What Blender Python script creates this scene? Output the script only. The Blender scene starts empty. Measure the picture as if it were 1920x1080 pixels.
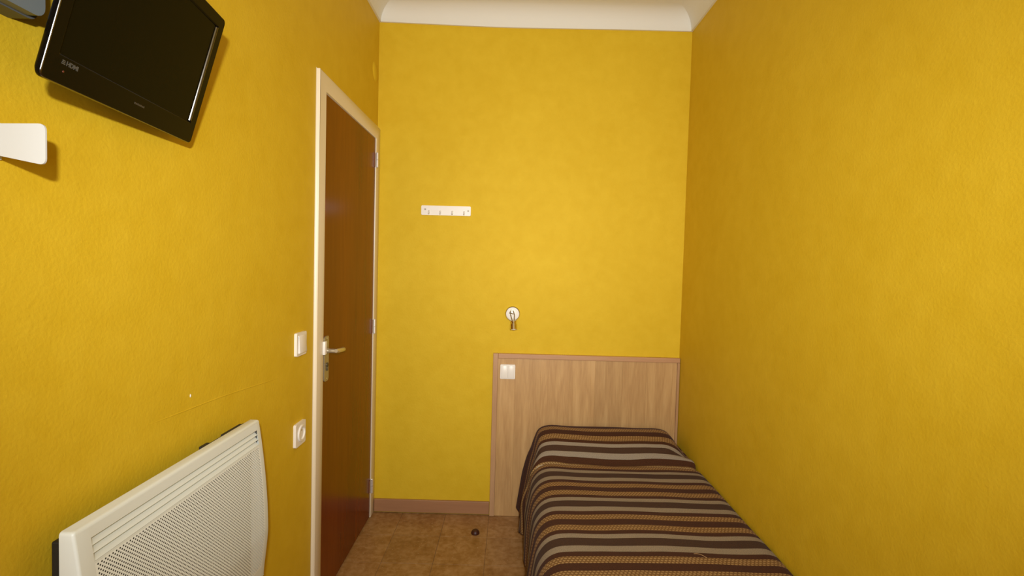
import bpy, bmesh, math, random
from mathutils import Vector, Matrix
random.seed(7)
scn = bpy.context.scene
COL = scn.collection
PI = math.pi
# ------------------------------------------------------------------ room dimensions (metres, camera at x=0,y=0)
XL, XR, YB, YR = -0.7315, 0.9052, 2.70, -1.60
ZC, ZCOVE = 2.69, 2.5975
# ------------------------------------------------------------------ camera
cam = bpy.data.cameras.new('camera'); camo = bpy.data.objects.new('camera', cam); COL.objects.link(camo)
yaw, pit, rol = -8e-4, -3.88e-2, 2.7e-2
F = Vector((math.sin(yaw)*math.cos(pit), math.cos(yaw)*math.cos(pit), math.sin(pit)))
R0 = Vector((math.cos(yaw), -math.sin(yaw), 0)); U0 = R0.cross(F)
Rr = math.cos(rol)*R0 + math.sin(rol)*U0; Uu = -math.sin(rol)*R0 + math.cos(rol)*U0
m = Matrix((Rr, Uu, -F)).transposed().to_4x4(); m.translation = Vector((0, 0, 1.3606))
camo.matrix_world = m
cam.sensor_width = 36; cam.lens = 950/1920*36; cam.shift_y = (531.98-540)/1920
cam.clip_start = 0.02
scn.camera = camo
# ------------------------------------------------------------------ light and exposure
scn.view_settings.view_transform = 'Standard'; scn.view_settings.look = 'None'
scn.view_settings.gamma = 1; scn.view_settings.use_curve_mapping = False
scn.view_settings.exposure = 0.0
world = bpy.data.worlds.new('world'); scn.world = world; world.use_nodes = True
world.node_tree.nodes['Background'].inputs[0].default_value = (0.75, 0.87, 1, 1)
world.node_tree.nodes['Background'].inputs[1].default_value = 1.0

def area(name, loc, target, sx, sy, power, col, spread=180):
    l = bpy.data.lights.new(name, 'AREA'); l.shape = 'RECTANGLE'; l.size = sx; l.size_y = sy
    l.energy = power; l.color = col; l.spread = math.radians(spread)
    o = bpy.data.objects.new(name, l); COL.objects.link(o); o.location = loc
    o.rotation_euler = (Vector(target)-Vector(loc)).to_track_quat('-Z', 'Y').to_euler()
    return o
WINX0, WINX1, WINZ0, WINZ1 = -0.50, 0.62, 0.95, 2.15
area('window_daylight', ((WINX0+WINX1)/2, YR-0.02, (WINZ0+WINZ1)/2), ((WINX0+WINX1)/2, 3, (WINZ0+WINZ1)/2-0.1), WINX1-WINX0-0.1, WINZ1-WINZ0-0.1, 18.5, (0.97, 0.98, 1.0))
area('camera_flash', (0.07, -0.24, 1.555), (0.07, 3, 1.40), 0.06, 0.035, 17.2, (1, 0.985, 0.94), 99)

# ------------------------------------------------------------------ materials
def nm(name):
    m = bpy.data.materials.new(name); m.use_nodes = True
    nt = m.node_tree; return m, nt, nt.nodes, nt.links, nt.nodes['Principled BSDF']
def simple(name, col, rough=0.5, metal=0.0, spec=0.5, coat=0.0, bump=0.0, bscale=200, var=0.0):
    m, nt, N, L, b = nm(name)
    b.inputs['Base Color'].default_value = (*col, 1); b.inputs['Roughness'].default_value = rough
    b.inputs['Metallic'].default_value = metal; b.inputs['Specular IOR Level'].default_value = spec
    b.inputs['Coat Weight'].default_value = coat
    tc = N.new('ShaderNodeTexCoord'); no = N.new('ShaderNodeTexNoise'); no.inputs['Scale'].default_value = bscale
    no.inputs['Detail'].default_value = 3
    L.new(tc.outputs['Object'], no.inputs['Vector'])
    if bump:
        bp = N.new('ShaderNodeBump'); bp.inputs['Strength'].default_value = bump; bp.inputs['Distance'].default_value = 0.001
        L.new(no.outputs['Fac'], bp.inputs['Height']); L.new(bp.outputs['Normal'], b.inputs['Normal'])
    if var:
        mx = N.new('ShaderNodeMix'); mx.data_type = 'RGBA'
        mx.inputs['A'].default_value = (*[c*(1-var) for c in col], 1); mx.inputs['B'].default_value = (*[min(1, c*(1+var)) for c in col], 1)
        n2 = N.new('ShaderNodeTexNoise'); n2.inputs['Scale'].default_value = 9; L.new(tc.outputs['Object'], n2.inputs['Vector'])
        L.new(n2.outputs['Fac'], mx.inputs['Factor']); L.new(mx.outputs['Result'], b.inputs['Base Color'])
    return m

def wall_mat():
    m, nt, N, L, b = nm('yellow_stucco_paint')
    tc = N.new('ShaderNodeTexCoord')
    def noise(s, d=4, dist=0.0, r=0.5):
        n = N.new('ShaderNodeTexNoise'); n.inputs['Scale'].default_value = s; n.inputs['Detail'].default_value = d
        n.inputs['Distortion'].default_value = dist; n.inputs['Roughness'].default_value = r
        L.new(tc.outputs['Object'], n.inputs['Vector']); return n
    n1 = noise(3.2, 5, 0.6, 0.65); n2 = noise(17, 4, 0.2); n3 = noise(135, 3, 0.25)
    r = N.new('ShaderNodeValToRGB'); e = r.color_ramp.elements
    e[0].position = 0.32; e[0].color = (0.650, 0.430, 0.016, 1); e[1].position = 0.68; e[1].color = (0.708, 0.486, 0.026, 1)
    ad = N.new('ShaderNodeMath'); ad.operation = 'MULTIPLY_ADD'; ad.inputs[1].default_value = 0.5; L.new(n2.outputs['Fac'], ad.inputs[0])
    h = N.new('ShaderNodeMath'); h.operation = 'MULTIPLY'; h.inputs[1].default_value = 0.5; L.new(n1.outputs['Fac'], h.inputs[0])
    L.new(h.outputs[0], ad.inputs[2]); L.new(ad.outputs[0], r.inputs['Fac'])
    L.new(r.outputs['Color'], b.inputs['Base Color'])
    b.inputs['Roughness'].default_value = 0.62; b.inputs['Specular IOR Level'].default_value = 0.16
    b1 = N.new('ShaderNodeBump'); b1.inputs['Strength'].default_value = 0.55; b1.inputs['Distance'].default_value = 0.0012
    L.new(n3.outputs['Fac'], b1.inputs['Height'])
    b2 = N.new('ShaderNodeBump'); b2.inputs['Strength'].default_value = 0.16; b2.inputs['Distance'].default_value = 0.006
    L.new(n2.outputs['Fac'], b2.inputs['Height']); L.new(b1.outputs['Normal'], b2.inputs['Normal'])
    L.new(b2.outputs['Normal'], b.inputs['Normal'])
    return m
def wood_mat(name, c0, c1, c2, axis='Z', rough=0.5, scale=1.0, coat=0.0, ring=1.0, spec=0.5):
    m, nt, N, L, b = nm(name)
    tc = N.new('ShaderNodeTexCoord'); oi = N.new('ShaderNodeObjectInfo')
    mp = N.new('ShaderNodeMapping')
    s = {'Z': (14, 14, 1.3), 'X': (1.3, 14, 14), 'Y': (14, 1.3, 14)}[axis]
    mp.inputs['Scale'].default_value = [q*scale for q in s]
    cb = N.new('ShaderNodeCombineXYZ'); ml = N.new('ShaderNodeMath'); ml.operation = 'MULTIPLY'; ml.inputs[1].default_value = 37
    L.new(oi.outputs['Random'], ml.inputs[0]); L.new(ml.outputs[0], cb.inputs['Z']); L.new(ml.outputs[0], cb.inputs['X'])
    L.new(tc.outputs['Object'], mp.inputs['Vector']); L.new(cb.outputs[0], mp.inputs['Location'])
    n = N.new('ShaderNodeTexNoise'); n.inputs['Scale'].default_value = 0.6; n.inputs['Detail'].default_value = 4; n.inputs['Distortion'].default_value = 0.9*ring
    L.new(mp.outputs[0], n.inputs['Vector'])
    mul = N.new('ShaderNodeMath'); mul.operation = 'MULTIPLY'; mul.inputs[1].default_value = 5*ring; L.new(n.outputs['Fac'], mul.inputs[0])
    fr = N.new('ShaderNodeMath'); fr.operation = 'PINGPONG'; fr.inputs[1].default_value = 1; L.new(mul.outputs[0], fr.inputs[0])
    n2 = N.new('ShaderNodeTexNoise'); n2.inputs['Scale'].default_value = 6; n2.inputs['Detail'].default_value = 3; L.new(mp.outputs[0], n2.inputs['Vector'])
    ad = N.new('ShaderNodeMath'); ad.operation = 'MULTIPLY_ADD'; ad.inputs[1].default_value = 0.5; L.new(fr.outputs[0], ad.inputs[0])
    h = N.new('ShaderNodeMath'); h.operation = 'MULTIPLY'; h.inputs[1].default_value = 0.5; L.new(n2.outputs['Fac'], h.inputs[0]); L.new(h.outputs[0], ad.inputs[2])
    r = N.new('ShaderNodeValToRGB'); e = r.color_ramp.elements
    e[0].position = 0.1; e[0].color = (*c0, 1); e[1].position = 0.9; e[1].color = (*c2, 1)
    k = r.color_ramp.elements.new(0.5); k.color = (*c1, 1)
    L.new(ad.outputs[0], r.inputs['Fac'])
    hv = N.new('ShaderNodeHueSaturation'); vr = N.new('ShaderNodeMapRange'); vr.inputs['To Min'].default_value = 0.93; vr.inputs['To Max'].default_value = 1.06
    L.new(oi.outputs['Random'], vr.inputs['Value']); L.new(vr.outputs[0], hv.inputs['Value']); L.new(r.outputs['Color'], hv.inputs['Color'])
    L.new(hv.outputs['Color'], b.inputs['Base Color'])
    b.inputs['Roughness'].default_value = rough; b.inputs['Coat Weight'].default_value = coat; b.inputs['Coat Roughness'].default_value = 0.12
    b.inputs['Specular IOR Level'].default_value = spec
    return m
def tile_mat():
    m, nt, N, L, b = nm('mottled_brown_floor_tile')
    tc = N.new('ShaderNodeTexCoord'); oi = N.new('ShaderNodeObjectInfo')
    ge = N.new('ShaderNodeNewGeometry')
    def noise(s, d=5, dist=0.4):
        n = N.new('ShaderNodeTexNoise'); n.inputs['Scale'].default_value = s; n.inputs['Detail'].default_value = d
        n.inputs['Distortion'].default_value = dist; L.new(ge.outputs['Position'], n.inputs['Vector']); return n
    n1 = noise(9); n2 = noise(38); n3 = noise(110, 2)
    r = N.new('ShaderNodeValToRGB'); e = r.color_ramp.elements
    e[0].position = 0.33; e[0].color = (0.25, 0.115, 0.030, 1); e[1].position = 0.62; e[1].color = (0.42, 0.245, 0.105, 1)
    k = r.color_ramp.elements.new(0.47); k.color = (0.325, 0.168, 0.055, 1)
    a = N.new('ShaderNodeMath'); a.operation = 'MULTIPLY_ADD'; a.inputs[1].default_value = 0.55; L.new(n2.outputs['Fac'], a.inputs[0])
    h = N.new('ShaderNodeMath'); h.operation = 'MULTIPLY'; h.inputs[1].default_value = 0.45; L.new(n1.outputs['Fac'], h.inputs[0]); L.new(h.outputs[0], a.inputs[2])
    L.new(a.outputs[0], r.inputs['Fac'])
    fl = N.new('ShaderNodeMath'); fl.operation = 'GREATER_THAN'; fl.inputs[1].default_value = 0.68; L.new(n3.outputs['Fac'], fl.inputs[0])
    mx = N.new('ShaderNodeMix'); mx.data_type = 'RGBA'; L.new(fl.outputs[0], mx.inputs['Factor']); L.new(r.outputs['Color'], mx.inputs['A'])
    mx.inputs['B'].default_value = (0.42, 0.28, 0.15, 1)
    hv = N.new('ShaderNodeHueSaturation'); vr = N.new('ShaderNodeMapRange'); vr.inputs['To Min'].default_value = 0.92; vr.inputs['To Max'].default_value = 1.08
    L.new(oi.outputs['Random'], vr.inputs['Value']); L.new(vr.outputs[0], hv.inputs['Value']); L.new(mx.outputs['Result'], hv.inputs['Color'])
    L.new(hv.outputs['Color'], b.inputs['Base Color'])
    b.inputs['Roughness'].default_value = 0.42; b.inputs['Specular IOR Level'].default_value = 0.4
    return m
def cover_mat():
    """striped woven bedspread: U = metres across, V = metres along (world Y of the flat cloth)"""
    m, nt, N, L, b = nm('striped_woven_bedspread')
    uv = N.new('ShaderNodeUVMap'); uv.uv_map = 'cloth'
    sp = N.new('ShaderNodeSeparateXYZ'); L.new(uv.outputs[0], sp.inputs[0])
    def M(op, a, b_=None, c=None):
        n = N.new('ShaderNodeMath'); n.operation = op
        for i, v in enumerate((a, b_, c)):
            if v is None: continue
            if isinstance(v, (int, float)): n.inputs[i].default_value = v
            else: L.new(v, n.inputs[i])
        return n.outputs[0]
    PER = 0.27
    wob = N.new('ShaderNodeTexNoise'); wob.inputs['Scale'].default_value = 7; L.new(uv.outputs[0], wob.inputs['Vector'])
    v = M('MULTIPLY_ADD', wob.outputs['Fac'], 0.006, sp.outputs['Y'])
    ph = M('FRACT', M('ADD', M('DIVIDE', M('SUBTRACT', 2.14, v), PER), 4.0))       # 0 at tan stripe one
    r = N.new('ShaderNodeValToRGB'); r.color_ramp.interpolation = 'CONSTANT'
    redb = (0.066, 0.027, 0.013, 1); neub = (0.066, 0.036, 0.022, 1); grey = (0.285, 0.235, 0.175, 1); tan = redb
    # positions as fraction of the period
    seq = [(0.0, tan), (0.13, redb), (0.275, tan), (0.415, redb), (0.50, grey), (0.60, neub), (0.775, grey), (0.90, redb)]
    e = r.color_ramp.elements
    e[0].position = seq[0][0]; e[0].color = seq[0][1]; e[1].position = seq[1][0]; e[1].color = seq[1][1]
    for p, c in seq[2:]:
        k = e.new(p); k.color = c
    L.new(ph, r.inputs['Fac'])
    # tan mask
    def band(lo, hi): return M('MULTIPLY', M('GREATER_THAN', ph, lo), M('LESS_THAN', ph, hi))
    tanm = M('ADD', band(-0.001, 0.13), band(0.275, 0.415))
    # zig-zag rows of stitches in the tan stripes
    row = M('DIVIDE', v, 0.0110); rf = M('FLOOR', row)
    u = M('ADD', M('DIVIDE', sp.outputs['X'], 0.0125), M('MULTIPLY', rf, 0.5))
    fu = M('ABSOLUTE', M('SUBTRACT', M('FRACT', M('ADD', u, 100)), 0.5)); fv = M('ABSOLUTE', M('SUBTRACT', M('FRACT', row), 0.5))
    dot = M('LESS_THAN', M('ADD', fu, fv), 0.42)
    tmix = N.new('ShaderNodeMix'); tmix.data_type = 'RGBA'; L.new(dot, tmix.inputs['Factor'])
    tmix.inputs['A'].default_value = (0.185, 0.098, 0.034, 1); tmix.inputs['B'].default_value = (0.39, 0.25, 0.105, 1)
    mx = N.new('ShaderNodeMix'); mx.data_type = 'RGBA'; L.new(tanm, mx.inputs['Factor'])
    L.new(r.outputs['Color'], mx.inputs['A']); L.new(tmix.outputs['Result'], mx.inputs['B'])
    # heather speckle
    n = N.new('ShaderNodeTexNoise'); n.inputs['Scale'].default_value = 330; n.inputs['Detail'].default_value = 2; L.new(uv.outputs[0], n.inputs['Vector'])
    mr = N.new('ShaderNodeMapRange'); mr.inputs['From Min'].default_value = 0.3; mr.inputs['From Max'].default_value = 0.7
    mr.inputs['To Min'].default_value = 0.72; mr.inputs['To Max'].default_value = 1.25; L.new(n.outputs['Fac'], mr.inputs['Value'])
    hs = N.new('ShaderNodeHueSaturation'); L.new(mx.outputs['Result'], hs.inputs['Color']); L.new(mr.outputs[0], hs.inputs['Value'])
    L.new(hs.outputs['Color'], b.inputs['Base Color'])
    bp = N.new('ShaderNodeBump'); bp.inputs['Strength'].default_value = 0.5; bp.inputs['Distance'].default_value = 0.002
    hgt = M('ADD', M('MULTIPLY', tanm, M('ADD', dot, 0.6)), M('MULTIPLY', n.outputs['Fac'], 0.6))
    L.new(hgt, bp.inputs['Height']); L.new(bp.outputs['Normal'], b.inputs['Normal'])
    b.inputs['Roughness'].default_value = 0.9; b.inputs['Specular IOR Level'].default_value = 0.05
    b.inputs['Sheen Weight'].default_value = 0.04; b.inputs['Sheen Roughness'].default_value = 0.5; b.inputs['Sheen Tint'].default_value = (0.7, 0.8, 1, 1)
    return m

WALL = wall_mat()
PLASTER = simple('white_plaster', (0.79, 0.78, 0.72), 0.7, bump=0.3, bscale=60)
OAK = wood_mat('light_oak_laminate', (0.42, 0.235, 0.088), (0.55, 0.335, 0.135), (0.64, 0.42, 0.195), 'Z', 0.45, 1.5, ring=0.8)
OAKTRIMV = wood_mat('pinkish_oak_edging_upright', (0.40, 0.22, 0.105), (0.46, 0.265, 0.13), (0.53, 0.32, 0.165), 'Z', 0.4, 1.2, ring=0.5)
OAKTRIMH = wood_mat('pinkish_oak_edging_flat', (0.40, 0.215, 0.105), (0.46, 0.255, 0.13), (0.53, 0.305, 0.16), 'X', 0.4, 1.2, ring=0.5)
SKIRT = wood_mat('pinkish_brown_skirting', (0.33, 0.16, 0.075), (0.38, 0.19, 0.09), (0.44, 0.235, 0.115), 'X', 0.45, 1.0, ring=0.6)
DOORW = wood_mat('varnished_brown_door', (0.105, 0.016, 0.0006), (0.155, 0.027, 0.0008), (0.215, 0.042, 0.001), 'Z', 0.25, 0.5, coat=0.0, ring=0.5, spec=0.2)
CREAM = simple('cream_gloss_paint', (0.80, 0.70, 0.52), 0.4, bump=0.15, bscale=90)
WHITEP = simple('white_plastic', (0.84, 0.80, 0.74), 0.35)
SHELFW = simple('white_enamel', (0.56, 0.57, 0.565), 0.6)
RADW = simple('off_white_enamel', (0.73, 0.77, 0.73), 0.38)
PERF = simple('perforated_off_white_sheet', (0.84, 0.88, 0.85), 0.45)
DARK = simple('black_painted_metal', (0.012, 0.011, 0.010), 0.6)
DARKG = simple('dark_interior_shade', (0.06, 0.055, 0.045), 0.8)  # shade inside the heater, put into the colour
TVB = simple('glossy_black_plastic', (0.004, 0.003, 0.002), 0.10, spec=0.07)
TVS = simple('black_screen', (0.006, 0.005, 0.002), 0.15, spec=0.04)
TVE = simple('edge_highlight_metal', (0.22, 0.22, 0.22), 0.15, metal=1.0)  # lighter than the black plastic, draws its edge highlights
GREYP = simple('blue_grey_plastic', (0.165, 0.185, 0.185), 0.45, var=0.05)
GREYD = simple('dark_grey_plastic', (0.10, 0.105, 0.105), 0.5)
CHROME = simple('brushed_steel', (0.72, 0.68, 0.60), 0.22, metal=1.0)
BRASS = simple('satin_nickel_brass', (0.40, 0.34, 0.21), 0.38, metal=0.5)
HINGE = simple('zinc_hinge', (0.82, 0.78, 0.72), 0.35, metal=0.6)
MARK = simple('grey_print', (0.075, 0.075, 0.07), 0.5)
RED = simple('red_indicator', (0.12, 0.02, 0.01), 0.4)
BLACKH = simple('black_keyhole', (0.02, 0.015, 0.01), 0.6)
RUBBER = simple('dark_brown_rubber', (0.055, 0.014, 0.006), 0.45)
GROUT = simple('floor_grout', (0.27, 0.155, 0.065), 0.85, bump=0.2)
TILE = tile_mat()
COVER = cover_mat()
MATT = simple('mattress_ticking', (0.65, 0.62, 0.56), 0.85)
BULB = simple('frosted_bulb', (0.9, 0.88, 0.82), 0.25)
THREAD = simple('tan_thread', (0.45, 0.28, 0.12), 0.9)
GLASS, _nt, _N, _L, _b = nm('window_glass'); _b.inputs['Transmission Weight'].default_value = 1; _b.inputs['Roughness'].default_value = 0

# ------------------------------------------------------------------ builders
def wloc(o):
    v = Vector((0, 0, 0))
    while o is not None:
        v += o.location; o = o.parent
    return v
def obj(name, bm, mat, parent=None, loc=(0, 0, 0), smooth=False, autos=None):
    """bm in WORLD coordinates; the object's origin is put at loc (top-level) or at the parent's origin"""
    me = bpy.data.meshes.new(name)
    off = wloc(parent) if parent else Vector(loc)
    for v in bm.verts: v.co -= off
    bmesh.ops.recalc_face_normals(bm, faces=bm.faces)
    bm.to_mesh(me); bm.free()
    if smooth:
        for p in me.polygons: p.use_smooth = True
        if autos is not None:
            me.set_sharp_from_angle(angle=math.radians(autos))
    me.materials.append(mat)
    o = bpy.data.objects.new(name, me); COL.objects.link(o)
    if parent: o.parent = parent
    else: o.location = loc
    return o
def thing(name, label, cat, loc, group=None):
    o = bpy.data.objects.new(name, None); COL.objects.link(o); o.location = loc; o.empty_display_size = 0.05
    o['label'] = label; o['category'] = cat
    if group: o['group'] = group
    return o
def struct(o, label=None):
    o['kind'] = 'structure'
    if label: o['label'] = label
    return o
def sempty(name, loc, label=None):
    o = bpy.data.objects.new(name, None); COL.objects.link(o); o.location = loc; o.empty_display_size = 0.05
    return struct(o, label)
def box(bm, x0, x1, y0, y1, z0, z1, bev=0.0, seg=2):
    t = bmesh.new()
    vs = [t.verts.new((x, y, z)) for x in (x0, x1) for y in (y0, y1) for z in (z0, z1)]
    for f in ((0, 1, 3, 2), (4, 6, 7, 5), (0, 4, 5, 1), (2, 3, 7, 6), (0, 2, 6, 4), (1, 5, 7, 3)):
        t.faces.new([vs[i] for i in f])
    bmesh.ops.recalc_face_normals(t, faces=t.faces)
    if bev: bmesh.ops.bevel(t, geom=list(t.edges), offset=bev, segments=seg, profile=0.5, affect='EDGES')
    merge(bm, t)
    return bm
def merge(bm, t, mat=None):
    me = bpy.data.meshes.new('tmp'); t.to_mesh(me); t.free()
    if mat: me.transform(mat)
    bm.from_mesh(me); bpy.data.meshes.remove(me)
def mk(*a, **k): return box(bmesh.new(), *a, **k)
def cyl(bm, p0, p1, r0, r1=None, n=24, caps=True):
    p0 = Vector(p0); p1 = Vector(p1); r1 = r0 if r1 is None else r1
    d = p1-p0; q = d.to_track_quat('Z', 'Y').to_matrix()
    a = [bm.verts.new(p0+q@Vector((math.cos(2*PI*i/n)*r0, math.sin(2*PI*i/n)*r0, 0))) for i in range(n)]
    b = [bm.verts.new(p1+q@Vector((math.cos(2*PI*i/n)*r1, math.sin(2*PI*i/n)*r1, 0))) for i in range(n)]
    for i in range(n): bm.faces.new((a[i], a[(i+1) % n], b[(i+1) % n], b[i]))
    if caps: bm.faces.new(a); bm.faces.new(b)
    return bm
def lathe(bm, prof, origin, axis, n=32):
    """prof: list of (radius, along axis)"""
    origin = Vector(origin); q = Vector(axis).to_track_quat('Z', 'Y').to_matrix(); rings = []
    for r, h in prof:
        if r < 1e-6: rings.append([bm.verts.new(origin+q@Vector((0, 0, h)))]*n)
        else: rings.append([bm.verts.new(origin+q@Vector((math.cos(2*PI*i/n)*r, math.sin(2*PI*i/n)*r, h))) for i in range(n)])
    for A, B in zip(rings, rings[1:]):
        for i in range(n):
            f = []
            for v in (A[i], A[(i+1) % n], B[(i+1) % n], B[i]):
                if v not in f: f.append(v)
            if len(f) > 2: bm.faces.new(f)
    return bm
def tube(bm, pts, r, n=10):
    pts = [Vector(p) for p in pts]; rings = []
    rs = r if isinstance(r, (list, tuple)) else [r]*len(pts)
    for i, p in enumerate(pts):
        d = (pts[min(i+1, len(pts)-1)]-pts[max(i-1, 0)]).normalized()
        a = Vector((0, 0, 1)) if abs(d.z) < 0.9 else Vector((1, 0, 0))
        u = d.cross(a).normalized(); w = d.cross(u)
        rings.append([bm.verts.new(p+(u*math.cos(2*PI*k/n)+w*math.sin(2*PI*k/n))*rs[i]) for k in range(n)])
    for A, B in zip(rings, rings[1:]):
        for k in range(n): bm.faces.new((A[k], A[(k+1) % n], B[(k+1) % n], B[k]))
    bm.faces.new(rings[0]); bm.faces.new(rings[-1])
    return bm
def prism(bm, poly, fn, d0, d1):
    """poly of 2D points, fn(a,b,d)->xyz"""
    A = [bm.verts.new(fn(a, b, d0)) for a, b in poly]; B = [bm.verts.new(fn(a, b, d1)) for a, b in poly]
    n = len(poly)
    for i in range(n): bm.faces.new((A[i], A[(i+1) % n], B[(i+1) % n], B[i]))
    bm.faces.new(A); bm.faces.new(B)
    return bm
def rrect(a0, a1, b0, b1, r, n=5):
    out = []
    for cx, cy, s in ((a1-r, b1-r, 0), (a0+r, b1-r, 1), (a0+r, b0+r, 2), (a1-r, b0+r, 3)):
        for i in range(n+1):
            t = PI/2*(s+i/n); out.append((cx+r*math.cos(t), cy+r*math.sin(t)))
    return out
def bevel_all(bm, off, seg=2, ang=30):
    es = [e for e in bm.edges if len(e.link_faces) == 2 and e.calc_face_angle(0) > math.radians(ang)]
    bmesh.ops.bevel(bm, geom=es, offset=off, segments=seg, profile=0.5, affect='EDGES')
    return bm

# ================================================================== SETTING
T = 0.12
# back wall, right wall, rear wall with window, left wall with door opening
struct(obj('wall_back', mk(XL-T, XR+T, YB, YB+T, -0.1, ZC+0.1), WALL))
struct(obj('wall_right', mk(XR, XR+T, YR-T, YB, -0.1, ZC+0.1), WALL))
DY0, DY1, DZ = 1.930, 2.627, 1.985       # door leaf opening
bm = bmesh.new()
box(bm, XL-T, XL, YR-T, DY0-0.02, -0.1, ZC+0.1); box(bm, XL-T, XL, DY1+0.02, YB, -0.1, ZC+0.1)
box(bm, XL-T, XL, DY0-0.02, DY1+0.02, DZ+0.02, ZC+0.1)
wl = struct(obj('wall_left', bm, WALL))
bm = bmesh.new()
box(bm, XL, WINX0, YR-T, YR, -0.1, ZC+0.1); box(bm, WINX1, XR, YR-T, YR, -0.1, ZC+0.1)
box(bm, WINX0, WINX1, YR-T, YR, -0.1, WINZ0); box(bm, WINX0, WINX1, YR-T, YR, WINZ1, ZC+0.1)
struct(obj('wall_rear', bm, WALL))
# plaster blister near the corner, faint cable ridge, paint chip: parts of the left wall
bm = bmesh.new(); lathe(bm, [(1.0, 0), (0.85, 0.6), (0.45, 0.95), (0, 1.0)], (0, 0, 0), (1, 0, 0), 24)
for v in bm.verts:
    v.co = Vector((XL-0.002+v.co.x*0.011, 2.632+v.co.y*0.050, 2.322+v.co.z*0.048+v.co.y*-0.012))
obj('plaster_blister', bm, WALL, wl, smooth=True)
bm = bmesh.new()
tube(bm, [(XL-0.0010, y, 1.022-0.055*(y-0.92)/0.95+0.002*math.sin(y*11)) for y in [0.92+0.05*i for i in range(17)]], [0.0004+0.0016*min(1, i/4, (16-i)/5) for i in range(17)], 8)
obj('cable_ridge', bm, WALL, wl, smooth=True)
bm = bmesh.new(); lathe(bm, [(1, 0), (0.7, 0.7), (0, 1)], (0, 0, 0), (1, 0, 0), 10)
for v in bm.verts: v.co = Vector((XL-0.0004+v.co.x*0.002, 1.150+v.co.y*0.0022, 1.039+v.co.z*0.0045))
obj('paint_chip', bm, PLASTER, wl, smooth=True)
# floor slab + tiles
fl = struct(obj('floor', mk(XL-T, XR+T, YR-T, YB+T, -0.1, -0.0025), GROUT))
TS = 0.2335; cache = {}
ix = 0
xs = [-0.0915+TS*i for i in range(-3, 5)]; ys = [YB-TS*i for i in range(0, 19)]
for i in range(len(xs)):
    for j in range(len(ys)):
        x0 = max(xs[i], XL+0.002); x1 = min(xs[i]+TS-0.0018, XR-0.002); y1 = min(ys[j]-0.0009, YB-0.002); y0 = max(ys[j]-TS+0.0009, YR+0.002)
        if x1-x0 < 0.01 or y1-y0 < 0.01: continue
        key = (round(x1-x0, 4), round(y1-y0, 4))
        cx, cy = (x0+x1)/2, (y0+y1)/2
        if key not in cache:
            o = obj('tile', mk(-key[0]/2, key[0]/2, -key[1]/2, key[1]/2, -0.003, 0, bev=0.0006, seg=1), TILE)
            cache[key] = o
        else:
            o = cache[key].copy(); COL.objects.link(o)
        o.parent = fl; o.location = (cx, cy, random.uniform(-0.0003, 0.0003))
# ceiling and coved cornice
struct(obj('ceiling', mk(XL-T, XR+T, YR-T, YB+T, ZC, ZC+0.1), PLASTER))
def cove(name, fn, a0, a1, steps=1, sag=lambda t: 0):
    """fn(inset, along) -> (x,y); quarter-round concave cove profile (inset from wall, height)"""
    c = 0.092; lip = 0.010; prof = [(0.0, 0.0), (lip, 0.0)]
    for k in range(0, 13):
        t = PI/2*k/12
        prof.append((lip+(c-lip)*(1-math.cos(t))*1.0, 0.004+(c-0.004)*math.sin(t)))
    prof.append((c+0.006, c+0.0005)); prof.append((0, c+0.0005))
    bm = bmesh.new(); rows = []
    for s in range(steps+1):
        t = s/steps; row = []
        for ins, h in prof:
            x, y = fn(ins, a0+(a1-a0)*t, t)
            row.append(bm.verts.new((x, y, ZCOVE+h+sag(t)*(1-h/c))))
        rows.append(row)
    n = len(prof)
    for A, B in zip(rows, rows[1:]):
        for i in range(n): bm.faces.new((A[i], A[(i+1) % n], B[(i+1) % n], B[i]))
    bm.faces.new(rows[0]); bm.faces.new(rows[-1])
    return struct(obj(name, bm, PLASTER, smooth=True, autos=40))
def mit(ins, a, t, lo, hi):   # mitre: pull ends in by the inset
    return lo+ins+(hi-ins-lo-ins)*t
cove('trim_back', lambda ins, a, t: (mit(ins, a, t, XL, XR), YB-ins), 0, 1, 24, lambda t: 0.0075*max(0, 1-t*2.4)**1.5-0.005*math.exp(-((t-.42)/.25)**2))
cove('trim_left', lambda ins, a, t: (XL+ins, mit(ins, a, t, YR, YB)), 0, 1, 16, lambda t: 0.0075 if t > 0.99 else 0.0075*t)
cove('trim_right', lambda ins, a, t: (XR-ins, mit(ins, a, t, YR, YB)), 0, 1, 16)
cove('trim_rear', lambda ins, a, t: (mit(ins, a, t, XL, XR), YR+ins), 0, 1, 2)
# skirting boards
struct(obj('baseboard_back', mk(XL+0.016, -0.0935, YB-0.014, YB, 0.006, 0.0735, bev=0.002), SKIRT))
struct(obj('baseboard_left', mk(XL, XL+0.012, YR+0.013, 1.86, 0.003, 0.0735, bev=0.002), wood_mat('pinkish_brown_skirting_long', (0.29, 0.14, 0.070), (0.33, 0.165, 0.085), (0.38, 0.20, 0.10), 'Y', 0.45, 1.0, ring=0.6)))
# rear window (behind the camera)
wn = sempty('window_1', ((WINX0+WINX1)/2, YR-0.06, WINZ0))
bm = bmesh.new(); wx0, wx1, wz0, wz1 = WINX0, WINX1, WINZ0, WINZ1; fw = 0.05; wc = (wx0+wx1)/2
for a in ((wx0, wx0+fw, wz0, wz1), (wx1-fw, wx1, wz0, wz1), (wc-0.035, wc+0.035, wz0, wz1), (wx0+fw, wx1-fw, wz0, wz0+fw), (wx0+fw, wx1-fw, wz1-fw, wz1)):
    box(bm, a[0], a[1], YR-0.10, YR-0.05, a[2], a[3], bev=0.003)
obj('window_frame', bm, CREAM, wn)
for a, b_ in ((wx0+fw, wc-0.035), (wc+0.035, wx1-fw)):
    obj('pane', mk(a-0.004, b_+0.004, YR-0.077, YR-0.073, wz0+fw-0.004, wz1-fw+0.004), GLASS, wn)

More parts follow.
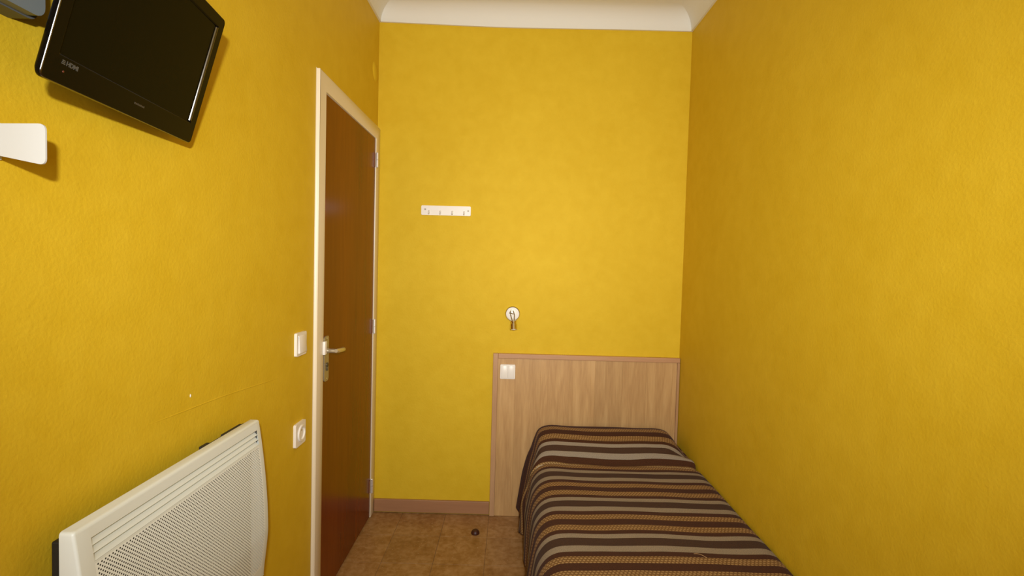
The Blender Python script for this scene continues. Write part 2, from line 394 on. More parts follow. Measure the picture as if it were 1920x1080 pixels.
# ------------------------------------------------------------------ door_1
dr = sempty('door_1', (XL, (DY0+DY1)/2, 0.0), 'varnished brown flush door in a cream painted frame')
XF = XL+0.0145
bm = bmesh.new()
OY0, OY1, OZ = 1.866, YB-0.001, 2.052
# casing as one mitred U
inner = [(DY0, 0.001), (DY0, DZ), (DY1, DZ), (DY1, 0.001)]
outer = [(OY0, 0.001), (OY0, OZ), (OY1, OZ), (OY1, 0.001)]
for xa, xb in ((XL-0.05, XF),):
    for i in range(3):
        q = [outer[i], outer[i+1], inner[i+1], inner[i]]
        prism(bm, q, lambda a, b, d: (d, a, b), XL+0.0002, XF)
bmesh.ops.remove_doubles(bm, verts=bm.verts, dist=1e-5)
ff = [f for f in bm.faces if f.calc_center_median().x < XF-0.001 and all(v.co.x < XF+1 for v in f.verts)]
dup = {}
for f in list(bm.faces):           # drop the internal mitre faces
    k = tuple(sorted(v.index for v in f.verts)); dup.setdefault(k, []).append(f)
bm.verts.index_update(); dup = {}
for f in list(bm.faces):
    k = tuple(sorted(v.index for v in f.verts)); dup.setdefault(k, []).append(f)
bmesh.ops.delete(bm, geom=[f for l in dup.values() if len(l) > 1 for f in l], context='FACES_ONLY')
bevel_all(bm, 0.003, 2)
# jamb lining behind the leaf
box(bm, XL-0.10, XL+0.0002, DY0-0.019, DY0-0.0015, 0.001, DZ+0.018); box(bm, XL-0.10, XL+0.0002, DY1+0.0015, DY1+0.019, 0.001, DZ+0.018)
box(bm, XL-0.10, XL+0.0002, DY0-0.0015, DY1+0.0015, DZ+0.002, DZ+0.018)
obj('door_frame', bm, CREAM, dr, smooth=True, autos=40)
leaf = obj('door_leaf', mk(XL-0.030, XL+0.010, DY0+0.001, DY1-0.001, 0.008, DZ-0.0015, bev=0.0012, seg=1), DOORW, dr)
XD = XL+0.010
# hinges
for zc in (1.876, 1.017, 0.171):
    bm = bmesh.new()
    for k, (za, zb) in enumerate(((zc-0.036, zc-0.0008), (zc+0.0008, zc+0.036))):
        cyl(bm, (XF+0.0045, DY1+0.0015, za), (XF+0.0045, DY1+0.0015, zb), 0.0068, n=16)
    lathe(bm, [(0, 0.004), (0.004, 0.003), (0.0055, 0)], (XF+0.0045, DY1+0.0015, zc+0.036), (0, 0, 1), 16)
    lathe(bm, [(0, 0.004), (0.004, 0.003), (0.0055, 0)], (XF+0.0045, DY1+0.0015, zc-0.036), (0, 0, -1), 16)
    hg = obj('hinge', bm, HINGE, dr, smooth=True, autos=35)
    obj('hinge_leaf', mk(XD, XD+0.0018, DY1-0.020, DY1-0.004, zc-0.034, zc+0.034, bev=0.0005, seg=1), simple('brown_painted_hinge_leaf', (0.30, 0.12, 0.045), 0.3, metal=0.3), hg)
# lock plate, lever, keyhole
bm = prism(bmesh.new(), rrect(DY0+0.012, DY0+0.057, 0.884, 1.061, 0.012), lambda a, b, d: (d, a, b), XD, XD+0.0045)
bevel_all(bm, 0.001, 2)
pl = obj('lock_plate', bm, BRASS, dr, smooth=True, autos=30)
yh, zh = DY0+0.036, 1.003
bm = bmesh.new(); cyl(bm, (XD+0.0045, yh, zh), (XD+0.012, yh, zh), 0.012, 0.0105); cyl(bm, (XD+0.012, yh, zh), (XD+0.046, yh, zh), 0.0085)
tube(bm, [(XD+0.044, yh-0.011, zh+0.002), (XD+0.046, yh, zh+0.001), (XD+0.046, yh+0.022, zh-0.001), (XD+0.046, yh+0.05, zh-0.004), (XD+0.044, yh+0.074, zh-0.006), (XD+0.036, yh+0.088, zh-0.006)],
     [0.0070, 0.0092, 0.0088, 0.0085, 0.0092, 0.0078], 14)
obj('door_handle', bm, simple('worn_nickel', (0.62, 0.56, 0.44), 0.28, metal=0.75), dr, smooth=True, autos=50)
bm = bmesh.new(); cyl(bm, (XD+0.0045, yh, 0.948), (XD+0.009, yh, 0.948), 0.0085); box(bm, XD+0.0045, XD+0.009, yh-0.0045, yh+0.0045, 0.925, 0.948, bev=0.001)
ky = obj('lock_cylinder', bm, simple('dark_lock_metal', (0.13, 0.11, 0.07), 0.4, metal=0.6), dr, smooth=True, autos=35)
bm = bmesh.new(); box(bm, XD+0.009, XD+0.0094, yh-0.001, yh+0.001, 0.940, 0.956)
obj('keyhole', bm, BLACKH, ky)
bm = bmesh.new()
for z in (1.052, 0.893): lathe(bm, [(0.0042, 0), (0.0038, 0.0012), (0, 0.0016)], (XD+0.0045, yh-0.001, z), (1, 0, 0), 14)
obj('screw', bm, CHROME, pl, smooth=True)
# white strike / latch cover on the frame edge
bm = mk(XF, XF+0.011, DY0-0.014, DY0+0.010, 0.994, 1.046, bev=0.003)
obj('strike_block', bm, WHITEP, dr, smooth=True, autos=40)

# ================================================================== HEADBOARD
hb = thing('headboard', 'light oak laminate headboard panel with pinkish edging fixed to the back wall', 'headboard', (0.405, YB-0.01, 0.0))
HX0, HX1, HZ = -0.0915, XR-0.002, 0.8835
obj('edging', mk(HX0, HX0+0.026, YB-0.024, YB-0.0005, 0.002, HZ, bev=0.002), OAKTRIMV, hb)
obj('edging', mk(HX1-0.013, HX1, YB-0.024, YB-0.0005, 0.002, HZ-0.0255, bev=0.002), OAKTRIMV, hb)
obj('edging', mk(HX0+0.0262, HX1, YB-0.0245, YB-0.0005, HZ-0.0255, HZ, bev=0.003), OAKTRIMH, hb)
edges = [HX0+0.0262, 0.029, 0.164, 0.318, 0.455, 0.600, 0.727, 0.866, HX1-0.0132]
for a, b_ in zip(edges, edges[1:]):
    obj('plank', mk(a+0.0001, b_-0.0001, YB-0.0165, YB-0.0005, 0.002, HZ-0.0258, bev=0.0003, seg=1), OAK, hb)

# ================================================================== BED + COVER
bed = thing('bed', 'single bed against the right wall under the striped cover', 'bed', (0.52, 1.70, 0))
obj('bed_base', mk(0.135, 0.885, 0.79, 2.665, 0.13, 0.22, bev=0.01), MATT, bed, smooth=True, autos=40)
obj('mattress', mk(0.130, 0.890, 0.79, 2.665, 0.222, 0.412, bev=0.035, seg=4), MATT, bed, smooth=True, autos=60)
for x in (0.18, 0.84):
    for y in (0.86, 2.58):
        bm = bmesh.new(); cyl(bm, (x, y, 0.0), (x, y, 0.132), 0.020, 0.025)
        obj('leg', bm, DARK, bed, smooth=True, autos=40)

def ss(a, b, x):
    t = min(1, max(0, (x-a)/(b-a))); return t*t*(3-2*t)
def catmull(pts, n):
    out = []
    for i in range(len(pts)-1):
        p0 = pts[max(i-1, 0)]; p1 = pts[i]; p2 = pts[i+1]; p3 = pts[min(i+2, len(pts)-1)]
        for k in range(n):
            t = k/n
            out.append(tuple(0.5*((2*b)+(-a+c)*t+(2*a-5*b+4*c-d)*t*t+(-a+3*b-3*c+d)*t**3) for a, b, c, d in zip(p0, p1, p2, p3)))
    out.append(pts[-1]); return out
ZT = 0.432
prof = [(0.735, 0.10, 0.38), (0.735, 0.30, 0.58), (0.745, 0.395, 0.68), (0.79, ZT, 0.735)]
y = 0.86
while y < 2.28:
    prof.append((y, ZT, y)); y += 0.06
prof += [(2.30, ZT, 2.30), (2.335, 0.428, 2.335), (2.357, 0.408, 2.37), (2.368, 0.402, 2.388), (2.374, 0.425, 2.412), (2.386, 0.455, 2.440), (2.398, 0.470, 2.468), (2.438, 0.503, 2.545), (2.49, 0.521, 2.602), (2.535, 0.530, 2.645), (2.566, 0.532, 2.676), (2.606, 0.528, 2.692), (2.642, 0.508, 2.697), (2.662, 0.455, 2.700), (2.667, 0.38, 2.703), (2.668, 0.20, 2.706)]
prof = catmull(prof, 4)
bm = bmesh.new(); uvl = None; rows = []; rowuv = []
def noise1(x, s): return math.sin(x*s)*0.6+math.sin(x*s*1.73+1.3)*0.4
for (y, zt, V) in prof:
    k = ss(2.15, 2.50, y)
    foot = ss(0.90, 0.74, y)
    # pleat: the side hem swings out in folds
    wv = 0.010*noise1(y, 13.0)*(1-k)+0.005*noise1(y, 31)
    gro = 0.030*math.exp(-((y-2.33)/0.045)**2)      # groove between pillow flap and the rest
    hem = (1-k)*0.086+k*0.050
    zh0 = 0.062+0.012*math.sin(y*6)
    sec0 = [(hem+wv+gro*1.3, zh0), (hem+0.001+wv*0.8+gro, 0.14), (hem+0.004+wv*0.5+gro*0.6, 0.235), (0.100+0.004*k, 0.325), (0.112, 0.372), (0.137, 0.408), (0.172, 0.427), (0.22, 0.432)]
    fl_ = 0.016*ss(2.57, 2.64, y)
    sec1 = [(0.068-fl_+wv*0.5, 0.075), (0.082-fl_+wv*0.4, 0.17), (0.099-fl_, 0.27), (0.116-fl_*0.8, 0.36), (0.130-fl_*0.5, 0.415), (0.140-fl_*0.2, 0.466), (0.160, 0.514), (0.212, 0.532)]
    kk = k*ss(0.40, 0.52, zt) if y < 2.6 else 1.0
    sec = [(a[0]*(1-kk)+b_[0]*kk, a[1]*(1-kk)+b_[1]*kk) for a, b_ in zip(sec0, sec1)]
    dz = zt-ZT
    add = dz
    pts = []
    ztop_ref = sec[-1][1]
    for (x, z) in sec:
        w = ss(0.30, 0.52, z) if kk > 0.02 else ss(0.2, 0.43, z)
        # move section so that its top meets the profile height
        pts.append((x, z+(zt-ztop_ref)*w))
    for x in (0.30, 0.40, 0.50, 0.60, 0.70, 0.77):
        pts.append((x, zt-0.004*((x-0.5)/0.3)**2*kk))
    rz = (0.82, 0.86, 0.885, 0.896, 0.899)
    drop0 = (0, -0.001, -0.008, -0.022, -0.10)
    for x, d0 in zip(rz, drop0):
        base = ZT+d0
        pil = zt-0.004-0.11*ss(0.79, 0.905, x)**1.1*max(0, dz)/0.10
        z = base*(1-kk)+min(pil, zt)*kk+ (0 if kk > 0.5 else dz*(1-kk)) if dz > 0 else base+dz
        if x >= 0.896: z = min(z, (0.42 if x < 0.898 else 0.33) if zt > 0.42 else z)
        pts.append((x, z))
    pts = catmull([(a, b_) for a, b_ in pts], 5)
    row = []; ru = []; U = 0; prev = None
    for (x, z) in pts:
        x = min(x, 0.9005)
        if prev is not None: U += math.hypot(x-prev[0], z-prev[1])
        prev = (x, z)
        zz = z+0.0022*math.sin(x*17+y*5)*math.sin(y*9+x*3)*(1 if z > 0.35 else 0)
        yy = y+0.006*math.sin(x*5.0+y*2)*(1 if 0.9 < y < 2.25 else 0)
        row.append(bm.verts.new((x, yy, zz))); ru.append((U, V+0.004*math.sin(x*9+y*4)))
    rows.append(row); rowuv.append(ru)
uvl = bm.loops.layers.uv.new('cloth')
for i in range(len(rows)-1):
    for j in range(len(rows[i])-1):
        idx = ((i, j), (i+1, j), (i+1, j+1), (i, j+1))
        f = bm.faces.new([rows[a][b_] for a, b_ in idx])
        for lp, (a, b_) in zip(f.loops, idx): lp[uvl].uv = rowuv[a][b_]
cv = obj('bedspread', bm, COVER, None, (0.52, 1.70, 0.43), smooth=True)
cv['label'] = 'brown bedspread with tan and grey stripes over the bed and its pillow'; cv['category'] = 'bedspread'
for p in cv.data.polygons: pass
sd = cv.modifiers.new('thickness', 'SOLIDIFY'); sd.thickness = 0.005; sd.offset = -1 if True else 0
# loose thread
bm = bmesh.new()
tube(bm, [(0.612+0.034*t, 1.610-0.022*t+0.006*math.sin(t*3), 0.4375+0.002*math.sin(t*3)) for t in [i/12 for i in range(13)]], 0.0008, 5)
obj('loose_thread', bm, THREAD, cv, smooth=True)

# ================================================================== COAT RAIL
cr = thing('coat_rail', 'small white coat rail with four pegs high on the back wall', 'coat rack', (-0.3605, YB, 1.632))
bm = prism(bmesh.new(), rrect(-0.4915, -0.2300, 1.6075, 1.6575, 0.006), lambda a, b, d: (a, d, b), YB, YB-0.014)
bevel_all(bm, 0.0025, 2); obj('rail_board', bm, WHITEP, cr, smooth=True, autos=35)
for x in (-0.4505, -0.3905, -0.3270, -0.2650):
    bm = bmesh.new()
    tube(bm, [(x, YB-0.012, 1.630), (x, YB-0.015, 1.622), (x, YB-0.018, 1.617), (x, YB-0.023, 1.6145), (x, YB-0.027, 1.617), (x, YB-0.028, 1.621)], [0.005, 0.005, 0.0042, 0.004, 0.004, 0.0035], 10)
    obj('hook', bm, WHITEP, cr, smooth=True)
for x, z in ((-0.4705, 1.6375), (-0.2435, 1.6335)):
    bm = lathe(bmesh.new(), [(0.0042, 0), (0.0042, 0.001), (0.0015, 0.0012), (0, 0.0008)], (x, YB-0.014, z), (0, -1, 0), 12)
    obj('screw', bm, simple('dull_screw', (0.30, 0.27, 0.2), 0.4, metal=0.7), cr, smooth=True)

# ================================================================== WALL LAMP (small spot)
lp = thing('wall_lamp', 'tiny metal spotlight on a round white base above the headboard', 'wall lamp', (0.005, YB, 1.095))
LC = Vector((0.0055, YB, 1.0965))
bm = lathe(bmesh.new(), [(0.0395, 0), (0.0395, 0.010), (0.0375, 0.013), (0.0345, 0.012)], LC, (0, -1, 0), 40); obj('base_ring', bm, CHROME, lp, smooth=True, autos=40)
bm = lathe(bmesh.new(), [(0.0348, 0.0), (0.0348, 0.0115), (0.030, 0.014), (0.012, 0.017), (0, 0.0175)], LC, (0, -1, 0), 40); obj('base_disc', bm, simple('white_enamelled_disc', (0.90, 0.88, 0.82), 0.3), lp, smooth=True, autos=50)
bm = bmesh.new()
for s in (-1, 1):
    tube(bm, [LC+Vector((-0.004+s*0.002, -0.016, 0.022)), LC+Vector((-0.004+s*0.009, -0.028, 0.012)), LC+Vector((0.000+s*0.010, -0.036, -0.006)), LC+Vector((0.003+s*0.007, -0.042, -0.024)), LC+Vector((0.005+s*0.003, -0.046, -0.036))], 0.0028, 8)
tube(bm, [LC+Vector((-0.018, -0.019, 0.004)), LC+Vector((-0.008, -0.026, 0.004)), LC+Vector((0.002, -0.028, 0.000))], 0.0026, 8)
cyl(bm, LC+Vector((-0.003, -0.012, 0.018)), LC+Vector((-0.003, -0.024, 0.018)), 0.006, n=16)
obj('lamp_arm', bm, simple('aged_nickel', (0.50, 0.45, 0.32), 0.25, metal=1.0), lp, smooth=True, autos=50)
HC = LC+Vector((0.006, -0.048, -0.035)); ax = Vector((0.05, -0.25, -0.97)).normalized()
bm = lathe(bmesh.new(), [(0, -0.004), (0.012, -0.003), (0.0165, 0.0), (0.0165, 0.007), (0.014, 0.009), (0.014, 0.013), (0.0175, 0.015), (0.0185, 0.044), (0.0170, 0.044), (0.0155, 0.020)], HC, ax, 28)
obj('lamp_shade', bm, simple('polished_nickel_brass', (0.80, 0.72, 0.50), 0.14, metal=1.0), lp, smooth=True, autos=40)
bm = lathe(bmesh.new(), [(0.009, 0.012), (0.013, 0.026), (0.0145, 0.038), (0.010, 0.045), (0, 0.048)], HC, ax, 24)
obj('bulb', bm, BULB, lp, smooth=True)

# ================================================================== SWITCHES / SOCKET
def plate_back(label, x0, x1, z0, z1):
    t = thing('light_switch', label, 'light switch', ((x0+x1)/2, YB-0.0165, (z0+z1)/2))
    yb = YB-0.0165
    bm = prism(bmesh.new(), rrect(x0, x1, z0, z1, 0.005), lambda a, b, d: (a, d, b), yb, yb-0.008); bevel_all(bm, 0.002, 2)
    obj('switch_plate', bm, WHITEP, t, smooth=True, autos=35)
    mid = (x0+x1)/2
    for a, b_, tl in ((x0+0.005, mid-0.0005, 0.004), (mid+0.0005, x1-0.005, 0.0015)):
        bm = bmesh.new()
        box(bm, a, b_, yb-0.014, yb-0.006, z0+0.005, z1-0.007, bev=0.0012)
        for v in bm.verts:
            if v.co.y < yb-0.010: v.co.y += 0.004*(v.co.z-z0)/(z1-z0)*tl/0.004
        obj('rocker', bm, WHITEP, t, smooth=True, autos=40)
    return t
plate_back('white double rocker switch mounted on the oak headboard', -0.052, 0.0275, 0.749, 0.826)
def plate_left(name, label, cat, yc, zc, kind):
    t = thing(name, label, cat, (XL, yc, zc)); w = 0.040
    bm = prism(bmesh.new(), rrect(yc-w, yc+w, zc-w, zc+w, 0.006), lambda a, b, d: (d, a, b), XL, XL+0.0095); bevel_all(bm, 0.0025, 3)
    obj('switch_plate' if kind == 'switch' else 'socket_plate', bm, WHITEP, t, smooth=True, autos=35)
    if kind == 'switch':
        bm = mk(XL+0.007, XL+0.0165, yc-0.029, yc+0.031, zc-0.031, zc+0.031, bev=0.003)
        for v in bm.verts:
            if v.co.x > XL+0.012: v.co.x -= 0.0045*(v.co.z-(zc-0.031))/0.062
        obj('rocker', bm, WHITEP, t, smooth=True, autos=40)
    else:
        bm = lathe(bmesh.new(), [(0.0290, 0.006), (0.0290, 0.0125), (0.0275, 0.0140), (0.0215, 0.0140), (0.0200, 0.0125), (0.0195, 0.002), (0, 0.002)], (XL, yc+0.004, zc), (1, 0, 0), 40)
        r = obj('socket_well', bm, WHITEP, t, smooth=True, autos=35)
        bm = bmesh.new()
        for dy in (-0.0095, 0.0095): cyl(bm, (XL+0.002, yc+0.004+dy, zc), (XL+0.0024, yc+0.004+dy, zc), 0.0025, n=12)
        obj('pin_hole', bm, BLACKH, r)
        bm = bmesh.new(); cyl(bm, (XL+0.002, yc+0.004, zc+0.011), (XL+0.012, yc+0.004, zc+0.011), 0.0023, n=12); obj('earth_pin', bm, CHROME, r, smooth=True, autos=40)
    return t
plate_left('light_switch', 'white single rocker switch on the yellow wall beside the door handle', 'light switch', 1.741, 1.066, 'switch')
plate_left('wall_socket', 'white round wall socket on a square plate low beside the door', 'socket', 1.741, 0.7515, 'socket')

# ================================================================== TELEVISION
P0 = Vector((-0.6417, 0.688, 1.5955)); P1 = Vector((-0.692, 1.086, 1.597)); P2 = Vector((-0.622, 1.0973, 1.8582))
wv = (P1-P0); TW = wv.length; wv.normalize(); hv = (P2-P1); TH = hv.length; hv = (hv-wv*hv.dot(wv)).normalized(); nv = wv.cross(hv)
tvM = Matrix((wv, hv, nv)).transposed().to_4x4(); tvM.translation = P0
ctr = P0+wv*TW/2+hv*TH/2-nv*0.03
tv = thing('television', 'flat black television on the left wall, tilted down above the radiator', 'television', ctr)
def tvo(name, bm, mat, parent=None, **k):
    bmesh.ops.transform(bm, matrix=tvM, verts=bm.verts)
    return obj(name, bm, mat, parent or tv, **k)
D1 = 0.012
b_l, b_b, b_t = 0.024, 0.042, 0.024
def ring(bm, loops):
    vs = [[bm.verts.new(p) for p in lp] for lp in loops]; n = len(vs[0])
    for A, B in zip(vs, vs[1:]):
        for i in range(n): bm.faces.new((A[i], A[(i+1) % n], B[(i+1) % n], B[i]))
    return vs
def rr3(in0, z, r, inb=None, int_=None):
    inb = in0 if inb is None else inb; int_ = in0 if int_ is None else int_
    return [(a, b_, z) for a, b_ in rrect(in0, TW-in0, inb, TH-int_, r, 6)]
bm = bmesh.new()
vs = ring(bm, [rr3(0.004, -D1, 0.010), rr3(0.0005, -D1+0.004, 0.010), rr3(0, -0.005, 0.010), rr3(0.0002, -0.0016, 0.0096)]+[]
               ); ring(bm, [rr3(0.0016, 0.0, 0.0085), rr3(b_l-0.003, -0.0003, 0.0025, b_b-0.003, b_t-0.003)])
obj_b = tvo('bezel', bm, TVB, smooth=True, autos=50)
bm = bmesh.new(); ring(bm, [rr3(0.0002, -0.0016, 0.0096), rr3(0.0007, -0.0006, 0.0092), rr3(0.0016, 0.0, 0.0085)])
tvo('front_edge', bm, TVE, smooth=True, autos=60)  # grey metal rim stands in for the glint on the black plastic edge
bm = bmesh.new(); ring(bm, [rr3(b_l-0.003, -0.0003, 0.0025, b_b-0.003, b_t-0.003), rr3(b_l-0.0012, -0.0010, 0.002, b_b-0.0012, b_t-0.0012), rr3(b_l, -0.0042, 0.001, b_b, b_t)])
tvo('inner_edge', bm, TVB, smooth=True, autos=60)
bm = bmesh.new(); xr = TW-b_l
prism(bm, [(xr-0.0003, -0.0041), (xr+0.0006, -0.0018), (xr+0.0024, 0.0001), (xr+0.0030, 0.0001), (xr+0.0030, -0.0041)], lambda a, b, d: (a, d, b), b_b+0.003, TH-b_t-0.001)
tvo('inner_edge', bm, TVE, smooth=True, autos=30)  # metal strip added as the reflection along the right inner edge
bm = bmesh.new(); box(bm, b_l-0.001, TW-b_l+0.001, b_b-0.001, TH-b_t+0.001, -0.010, -0.0038); tvo('screen', bm, TVS)
bm = bmesh.new()
vs = ring(bm, [rr3(0.002, -D1+0.003, 0.010), rr3(0.010, -D1-0.003, 0.012), rr3(0.05, -D1-0.012, 0.02), rr3(0.085, -D1-0.018, 0.02)])
bm.faces.new(vs[-1]); bm.faces.new(vs[0])
tvo('rear_shell', bm, DARK, smooth=True, autos=40)
# wall bracket behind
mid = P0+wv*TW*0.5+hv*TH*0.5-nv*(D1+0.016)
bm = bmesh.new(); box(bm, XL, XL+0.012, mid.y-0.07, mid.y+0.07, mid.z-0.09, mid.z+0.09, bev=0.002)
cyl(bm, (XL+0.010, mid.y, mid.z), mid, 0.018)
obj('mounting_arm', bm, DARK, tv, smooth=True, autos=40)
def text_mesh(s, size, ext=0.0002, bold=0.0):
    c = bpy.data.curves.new('t', 'FONT'); c.body = s; c.size = size; c.extrude = ext; c.offset = bold
    o = bpy.data.objects.new('t', c); COL.objects.link(o)
    dg = bpy.context.evaluated_depsgraph_get(); me = bpy.data.meshes.new_from_object(o.evaluated_get(dg))
    bpy.data.objects.remove(o); bm = bmesh.new(); bm.from_mesh(me); bpy.data.meshes.remove(me); return bm
lg = text_mesh('HDMI', 0.0092, 0.0002, 0.0002)
bmesh.ops.transform(lg, matrix=Matrix.Translation((0.0375, 0.0290, 0.0)), verts=lg.verts)
lx = bmesh.new()
for k in range(3): box(lx, 0.0290+0.0004*k, 0.0358-0.0005*k, 0.0291+0.0022*k, 0.0305+0.0022*k, -0.0002, 0.0002)
merge(lg, lx)
tvo('input_logo', lg, MARK)
bm = bmesh.new()
for k in range(7): box(bm, TW*0.5-0.004+0.0042*k, TW*0.5-0.0012+0.0042*k, 0.0240, 0.0272-0.0006*(k % 2), -0.0002, 0.0003)
tvo('maker_lettering', bm, simple('dim_brown_print', (0.05, 0.04, 0.028), 0.5))
bm = bmesh.new(); lathe(bm, [(0.0016, 0), (0.0014, 0.0006), (0, 0.0008)], (0.036, 0.0195, -0.0002), (0, 0, 1), 12)
tvo('standby_light', bm, RED, smooth=True)

# ================================================================== GREY BOX + WHITE BRACKET at left
gb = thing('wall_box', 'blue-grey plastic casing at the top left corner beside the television', 'wall box', (XL, 0.60, 1.83))
bm = prism(bmesh.new(), rrect(0.36, 0.752, 1.693, 1.98, 0.016), lambda a, b, d: (d, a, b), XL, XL+0.030); bevel_all(bm, 0.004, 2)
obj('back_casing', bm, GREYD, gb, smooth=True, autos=35)
bm = prism(bmesh.new(), rrect(0.363, 0.746, 1.695, 1.977, 0.016), lambda a, b, d: (d, a, b), XL+0.0302, XL+0.046); bevel_all(bm, 0.006, 3)
obj('front_cover', bm, GREYP, gb, smooth=True, autos=35)
wb = thing('wall_bracket', 'white rounded metal bracket plate below the television at the left edge', 'bracket', (XL, 0.70, 1.51))
def rpoly(pts, r, n=5):
    out = []; m_ = len(pts)
    for i in range(m_):
        p = Vector(pts[i]); a = (Vector(pts[i-1])-p).normalized(); b_ = (Vector(pts[(i+1) % m_])-p).normalized()
        if r[i] == 0: out.append(tuple(p)); continue
        A = p+a*r[i]; B = p+b_*r[i]
        for k in range(n+1):
            t = k/n; q = A*(1-t)**2+p*2*t*(1-t)+B*t*t; out.append(tuple(q))
    return out
po = rpoly([(XL+0.002, 1.5335), (XL+0.002, 1.494), (-0.6450, 1.4785), (-0.6450, 1.5355)], [0, 0, 0.010, 0.010])
bm = prism(bmesh.new(), po, lambda a, b, d: (a, d, b), 0.700, 0.7025); bevel_all(bm, 0.0008, 2)
obj('arm_plate', bm, SHELFW, wb, smooth=True, autos=35)
obj('wall_flange', mk(XL, XL+0.004, 0.685, 0.723, 1.488, 1.540, bev=0.001), SHELFW, wb)

# ================================================================== RADIATOR
rd = thing('radiator', 'off-white electric panel heater with perforated front on the left wall', 'radiator', (XL, 1.04, 0.50))
Y0, Y1, XBk = 0.757, 1.326, -0.682
ZB_, ZT_ = 0.512, 0.932
def xf(z):
    t = (ZT_-z)/(ZT_-ZB_)
    return -0.661+0.0285*math.sin(min(1, t*1.08)*PI*0.62)**0.9-0.010*max(0, t-0.7)/0.3
SY0, SY1 = 0.786, 1.306          # slotted / perforated width
ZS0, ZS1 = 0.871, 0.909          # louvre zone
PZ0, PZ1 = 0.545, 0.867
def strip(bm, ya, yb, zs):
    A = [bm.verts.new((xf(z), ya, z)) for z in zs]; B = [bm.verts.new((xf(z), yb, z)) for z in zs]
    for i in range(len(zs)-1): bm.faces.new((A[i], A[i+1], B[i+1], B[i]))
def fr(a, b_, n): return [a+(b_-a)*i/n for i in range(n+1)]
bm = bmesh.new()
rb = 0.0045
zz = [ZB_]+fr(ZB_+0.012, ZT_-0.006, 40)
# sides with rounded vertical edges
for s, ye, yi in ((1, Y0, SY0), (-1, Y1, SY1)):
    cols = []
    for k in range(0, 5):
        t = PI/2*k/4; dx = rb*(1-math.sin(t)); dy = rb*(1-math.cos(t))
        cols.append([bm.verts.new((xf(z)-dx, ye+s*dy, z)) for z in zz])
    back = [bm.verts.new((XBk, ye, z)) for z in zz]
    inn = [bm.verts.new((xf(z), yi, z)) for z in zz]
    allc = [back]+cols+[inn]
    for A, B in zip(allc, allc[1:]):
        for i in range(len(zz)-1): bm.faces.new((A[i], A[i+1], B[i+1], B[i]))
strip(bm, SY0, SY1, fr(ZS1, ZT_-0.006, 4)); strip(bm, SY0, SY1, [PZ1, ZS0]); strip(bm, SY0, SY1, [ZB_]+fr(ZB_+0.012, PZ0, 4))
# top with rounded front edge, bottom
def outline(z, d):
    out = [(XBk, Y0+d*0.0)]
    for k in range(0, 5):
        t = PI/2*k/4; out.append((xf(ZT_-0.006)-rb*(1-math.sin(t))-d, Y0+rb*(1-math.cos(t))+d))
    for k in range(4, -1, -1):
        t = PI/2*k/4; out.append((xf(ZT_-0.006)-rb*(1-math.sin(t))-d, Y1-rb*(1-math.cos(t))-d))
    out.append((XBk, Y1)); out[0] = (XBk, Y0+d); out[-1] = (XBk, Y1-d)
    return [bm.verts.new((x, y, z)) for x, y in out]
rg = [outline(ZT_-0.006, 0), outline(ZT_-0.003, 0.0005), outline(ZT_-0.001, 0.0022), outline(ZT_, 0.0050)]
for A, B in zip(rg, rg[1:]):
    for i in range(len(A)-1): bm.faces.new((A[i], A[i+1], B[i+1], B[i]))
bm.faces.new(rg[-1])
xb = xf(ZB_)
v = [bm.verts.new(p) for p in ((xb, Y0, ZB_), (xb, Y1, ZB_), (XBk, Y1, ZB_-0.001), (XBk, Y0, ZB_-0.001))]; bm.faces.new(v)
bmesh.ops.remove_doubles(bm, verts=bm.verts, dist=2e-5)
rb_ = obj('casing', bm, RADW, rd, smooth=True, autos=50)
# louvres: three tilted blades, upper edge set back so a dark gap shows
lz = (ZS1-ZS0)/3
for k in range(3):
    zt_ = ZS1-k*lz; zb_ = zt_-lz
    bm = bmesh.new()
    pts = [(xf(zb_)-0.0002, zb_+0.0002), (xf(zt_)-0.0070, zt_-0.0046), (xf(zt_)-0.0085, zt_-0.0042), (xf(zb_)-0.0018, zb_)]
    prism(bm, pts, lambda a, b, d: (a, d, b), SY0, SY1)
    obj('louvre', bm, RADW, rd)
xc = xf(ZS1)-0.0006
for ya in (SY0-0.0012, SY1-0.0001): obj('recess_cheek', mk(-0.6725, xc, ya, ya+0.0013, ZS0, ZS1), DARKG, rd)  # end cheeks coloured dark so the recess ends look shaded
# dark backing: shade behind the louvres and holes is put into its colour
obj('dark_backing', mk(XBk+0.001, -0.6745, Y0+0.012, Y1-0.012, ZB_+0.01, ZT_-0.010), DARKG, rd)
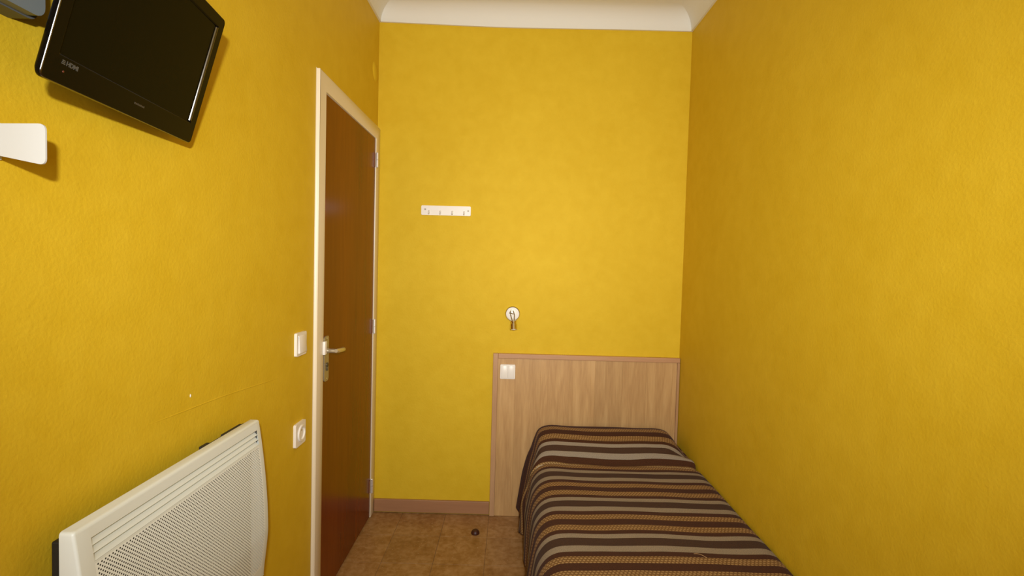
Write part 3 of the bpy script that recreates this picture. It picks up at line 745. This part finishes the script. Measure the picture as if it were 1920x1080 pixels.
# perforated sheet: staggered holes as real openings
bm = bmesh.new(); p = 0.0076; rowh = p/2; h = 0.30*p/1.0
nr = int((PZ1-PZ0-0.004)/rowh); nc = int((SY1-SY0-0.002)/p)
zb0 = PZ1-0.0015-nr*rowh; yb0 = (SY0+SY1)/2-nc*p/2
vc = {}
def vv(y, z):
    k = (round(y*1e5), round(z*1e5))
    if k not in vc: vc[k] = bm.verts.new((xf(z), y, z))
    return vc[k]
for r_ in range(nr):
    off = (r_ % 2)*p/2
    for c in range(nc-(r_ % 2)):
        cy = yb0+off+(c+0.5)*p; cz = zb0+(r_+0.5)*rowh
        o4 = [(cy-p/2, cz-rowh/2), (cy, cz-rowh/2), (cy+p/2, cz-rowh/2), (cy+p/2, cz+rowh/2), (cy, cz+rowh/2), (cy-p/2, cz+rowh/2)]
        hr = 0.00165
        i6 = [(cy+hr*math.cos(a), cz+hr*math.sin(a)) for a in [math.radians(q) for q in (210, 270, 330, 30, 90, 150)]]
        O = [vv(*q) for q in o4]; I = [bm.verts.new((xf(q[1])-0.0001, q[0], q[1])) for q in i6]
        for k in range(6): bm.faces.new((O[k], O[(k+1) % 6], I[(k+1) % 6], I[k]))
    if r_ % 2:   # half cells at both ends
        for ya, yb in ((yb0, yb0+p/2), (yb0+nc*p-p/2, yb0+nc*p)):
            bm.faces.new([vv(ya, zb0+r_*rowh), vv(yb, zb0+r_*rowh), vv(yb, zb0+(r_+1)*rowh), vv(ya, zb0+(r_+1)*rowh)])
ya, yb, za, zb_ = yb0, yb0+nc*p, zb0, zb0+nr*rowh
for (a, b_, c, d) in ((SY0, ya, PZ0, PZ1), (yb, SY1, PZ0, PZ1), (ya, yb, PZ0, za), (ya, yb, zb_, PZ1)):
    strip(bm, a, b_, fr(c, d, max(1, int((d-c)/0.02))))
g = obj('perforated_grille', bm, PERF, rd, smooth=True)
# black wall mount and rear body
bm = bmesh.new()
box(bm, XL+0.002, XBk, 0.795, 1.29, 0.54, 0.895, bev=0.003)
obj('rear_body', bm, DARK, rd)
bm = bmesh.new()
box(bm, XL, -0.690, 1.150, 1.300, 0.80, 0.885, bev=0.002); box(bm, -0.690, -0.683, 1.125, 1.300, 0.84, 0.929, bev=0.001); box(bm, -0.694, -0.683, 1.120, 1.150, 0.86, 0.932, bev=0.002); box(bm, -0.694, -0.683, 1.205, 1.290, 0.86, 0.931, bev=0.002)
obj('mounting_bracket', bm, DARK, rd)

# ================================================================== DOOR STOP
ds = lathe(bmesh.new(), [(0.0205, 0), (0.0215, 0.003), (0.020, 0.009), (0.0155, 0.016), (0.008, 0.0205), (0, 0.022)], (-0.153, 2.502, 0.0), (0, 0, 1), 28)
o = obj('door_stop', ds, RUBBER, None, (-0.153, 2.502, 0.0), smooth=True)
o['label'] = 'small dark brown dome door stop on the tiled floor near the back wall'; o['category'] = 'door stop'
